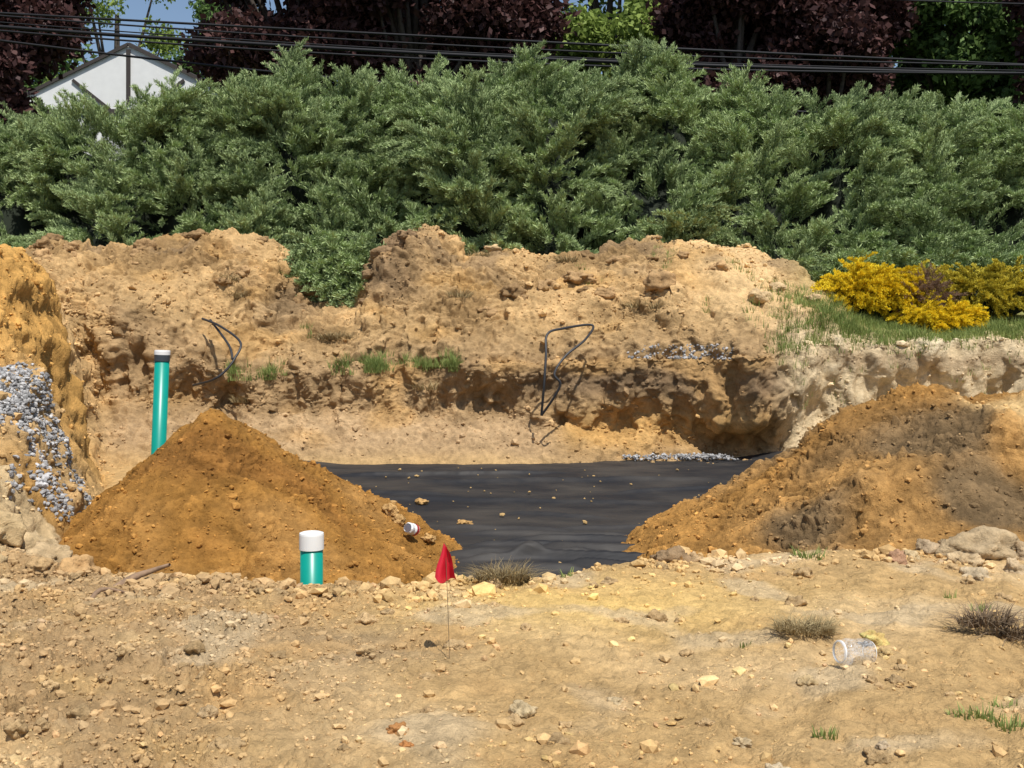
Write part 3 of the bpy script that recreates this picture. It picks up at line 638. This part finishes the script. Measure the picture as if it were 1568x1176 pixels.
shrub('golden_cypress_shrub',PL_y,[(5.9,19.2,1.95,.45,.5,.62),(6.35,19.3,2.0,.5,.5,.58),(6.75,19.4,2.05,.4,.4,.48)],300,.27)
shrub('golden_cypress_shrub',PL_y2,[(8.1,19.3,2.0,.6,.5,.5),(8.8,19.4,2.05,.6,.5,.5),(7.5,19.8,2.1,.45,.4,.5)],300,.27)
shrub('golden_cypress_shrub',PL_y,[(7.0,18.75,1.6,.4,.35,.32),(7.5,18.75,1.6,.4,.35,.28)],240,.23)
shrub('barberry_shrub',PL_r,[(7.2,19.1,1.95,.4,.35,.45)],200,.28)
# ------------------------------------------------------------ trees
def tree(name,x,y,h,cr,coll,seed,nb=30,nc=40,cs=1.15,z0=5.0,zc=.62,rzf=.40):
    r=np.random.default_rng(seed); paths=[]; tr=h*.022+.08
    top=Vector((x+r.normal(0,.3),y,z0+h*.8)); base=Vector((x,y,z0-.3))
    tp=[base+(top-base)*t+Vector((r.normal(0,.12),r.normal(0,.12),0)) for t in np.linspace(0,1,7)]
    paths.append((tp,list(np.linspace(tr,tr*.25,7))))
    Pc=[];Dc=[]
    for k in range(nb):
        d=r.normal(size=3); d/=np.linalg.norm(d); rr=r.uniform(.35,.95)**.6
        c=np.array([x,y,z0+h*zc])+d*np.array([cr,cr,h*rzf])*rr
        t=np.clip((c[2]-z0)/h*.75-.1,.15,.9); st=base+(top-base)*t
        mid=(st+Vector(c))/2+Vector((0,0,-.25)); paths.append((smooth_path([st,mid,c],3),list(np.linspace(tr*.4,.03,7))))
        br=cr*r.uniform(.22,.36)
        p=r.normal(size=(nc,3));p/=np.linalg.norm(p,axis=1,keepdims=True); p*=(r.uniform(.25,1,(nc,1))**.5)*br*np.array([1.1,1.1,.7])
        Pc.append(p+c);Dc.append(p+r.normal(0,.3,(nc,3)))
    V,F=tubes(paths,7); ob=make_mesh(name,V,F,mat=M_bark)
    P_=np.concatenate(Pc); scatter('crown',coll,P_,np.concatenate(Dc),r.uniform(.7,1.3,len(P_))*cs,ob)
def px2x(p,D): return (p-784)/1681*D
tree('copper_maple_tree',px2x(-30,33),33,11,2.3,CL_c,1,32)
tree('copper_maple_tree',px2x(450,37),37,13,3.3,CL_c,2,34)
tree('copper_maple_tree',px2x(620,36),36,12,3.2,CL_c,3,34)
tree('copper_maple_tree',px2x(755,37),37,10,1.9,CL_c,4,26)
tree('copper_maple_tree',px2x(1130,36),36,11,2.1,CL_c,5,30)
tree('copper_maple_tree',px2x(1262,37),37,12,2.5,CL_c,6,32)
tree('copper_maple_tree',px2x(1640,34),34,11,1.7,CL_c,7,24)
tree('green_maple_tree',px2x(950,43),43,13,3.6,CL_g,8,34)
tree('green_maple_tree',px2x(1465,39),39,12,2.8,CL_d,9,36)
tree('green_maple_tree',px2x(1560,47),47,15,4,CL_d,10,30)
tree('green_maple_tree',px2x(345,57),57,10.5,2.6,CL_g,11,20)
tree('green_maple_tree',px2x(180,60),60,17,4,CL_g,12,16,18)
tree('green_maple_tree',px2x(1100,46),46,14,4,CL_d,13,24)
tree('green_maple_tree',px2x(340,62),62,16,2.6,CL_d,14,22)
n=3600; x=rng.uniform(-60,60,n); hh=13+4*pn(x*.12,0,70)-9*ga(x,px2x(250,68),2.6)-9*ga(x,px2x(845,68),3.0)
z=5+rng.uniform(0,1,n)*hh; y=68+rng.normal(0,2,n)
scatter('distant_trees',CL_d,np.stack([x,y,z],-1),rng.normal(size=(n,3)),rng.uniform(1.8,3.2,n))
n=1200; x=rng.uniform(-24,26,n); x=x[(x<px2x(40,31))|(x>px2x(370,31))]; n=len(x)
scatter('shrub_thicket',CL_d,np.stack([x,31+rng.normal(0,.8,n),5+rng.uniform(0,2.0,n)],-1),rng.normal(size=(n,3)),rng.uniform(.8,1.4,n))
# ------------------------------------------------------------ house
M_stucco=plain('white_stucco',(.80,.80,.78),.85,var=.04,scale=3); M_timber=plain('dark_timber',(.05,.04,.035),.8); M_roof=plain('roof_shingles',(.09,.085,.08),.9,scale=14,var=.25)
M_glass=plain('window_glass',(.04,.05,.06),.1)
hs=emp('tudor_house',(px2x(197,46),46,5))
pk=8.35; ev=5.9; hw=5.0; dp=9
V=[(-hw,0,0),(hw,0,0),(hw,0,ev),(0,0,pk),(-hw,0,ev),(-hw,dp,0),(hw,dp,0),(hw,dp,ev),(0,dp,pk),(-hw,dp,ev)]
me=bpy.data.meshes.new('walls'); me.from_pydata(V,[],[(0,1,2,3,4),(5,9,8,7,6),(1,6,7,2),(0,4,9,5)]); me.materials.append(M_stucco)
o=bpy.data.objects.new('walls',me); scene.collection.objects.link(o); o.parent=hs
sl=math.atan2(pk-ev,hw); Ls=math.hypot(pk-ev,hw)+.55
for sg,nm in((1,'roof_right'),(-1,'roof_left')):
    cx=sg*(Ls/2)*math.cos(sl); cz_=pk+.1-(Ls/2)*math.sin(sl)
    box(nm,(cx,dp/2+.15,cz_),(Ls,dp+.3,.14),M_roof,hs,(0,sg*sl,0))
    box('barge_board',(cx,-.08,cz_-.04),(Ls,.05,.14),M_timber,hs,(0,sg*sl,0))
box('timber_post',(0,-.04,pk-1.3),(.17,.06,2.3),M_timber,hs)
box('timber_beam',(0,-.05,ev-.3),(9.9,.08,.2),M_timber,hs)
box('timber_beam_low',(0,-.05,2.8),(9.9,.08,.2),M_timber,hs)
for sx in(-1,1):
    box('timber_brace',(sx*1.55,-.045,pk-2.05),(.13,.05,2.0),M_timber,hs,(0,sx*.9,0))
    box('timber_corner',(sx*4.9,-.04,ev/2),(.2,.07,ev),M_timber,hs)
    for zc in(1.4,4.1):
        box('window_frame',(sx*2.6,-.06,zc),(1.3,.1,1.3),M_timber,hs); box('window_pane',(sx*2.6,-.12,zc),(1.1,.04,1.1),M_glass,hs)
box('door',(0,-.05,1.05),(1,.1,2.1),M_timber,hs)
# ------------------------------------------------------------ cables
M_cable=plain('cable_sheath',(.012,.012,.014),.6,spec=.25)
def cable(pxs,pys,D,r):
    x=np.linspace(-46,46,60); pxx=784+x/D*1681
    co=np.polyfit(pxs,pys,2); py=np.polyval(co,pxx)
    V,F=tubes([([(a,D,1.6+(500-b)/1681*D) for a,b in zip(x,py)],r)],6); make_mesh('utility_cable',V,F,mat=M_cable)
cable([0,784,1568],[24,74,100],27,.022); cable([0,784,1568],[41,88,113],27.3,.045); cable([0,784,1568],[47,96,112],26.6,.024)
cable([0,350,640],[62,103,131],26.8,.028); cable([0,784,1568],[20,62,99],27.8,.03); cable([1300,1430,1568],[-4,2,6],28,.02)
cable([0,784,1568],[34,84,108],27.5,.016)
# ------------------------------------------------------------ light, sky, camera
L=Vector((-.16,.42,-.90)).normalized()
sun=bpy.data.lights.new('sun','SUN'); sun.energy=5.0; sun.angle=math.radians(.5); sun.color=(1,.965,.90)
so=bpy.data.objects.new('sun',sun); scene.collection.objects.link(so); so.rotation_euler=L.to_track_quat('-Z','Y').to_euler(); so.location=(4,-10,30)
w=bpy.data.worlds.new('World'); scene.world=w; w.use_nodes=True; nt=w.node_tree; bg=nt.nodes['Background']
sk=nt.nodes.new('ShaderNodeTexSky'); sk.sky_type='NISHITA'; sk.sun_disc=False
sk.sun_elevation=math.asin(-L.z); sk.sun_rotation=math.atan2(-L.x,-L.y)
nt.links.new(sk.outputs[0],bg.inputs[0]); bg.inputs[1].default_value=.115
cam=bpy.data.cameras.new('camera'); cam.sensor_width=36; cam.lens=36*1681/1568; cam.shift_y=-88/1568; cam.clip_end=2000
co=bpy.data.objects.new('camera',cam); scene.collection.objects.link(co); co.location=(0,0,1.6); co.rotation_euler=(math.radians(90),0,0)
scene.camera=co
scene.view_settings.view_transform='Standard'; scene.view_settings.look='None'; scene.view_settings.exposure=0
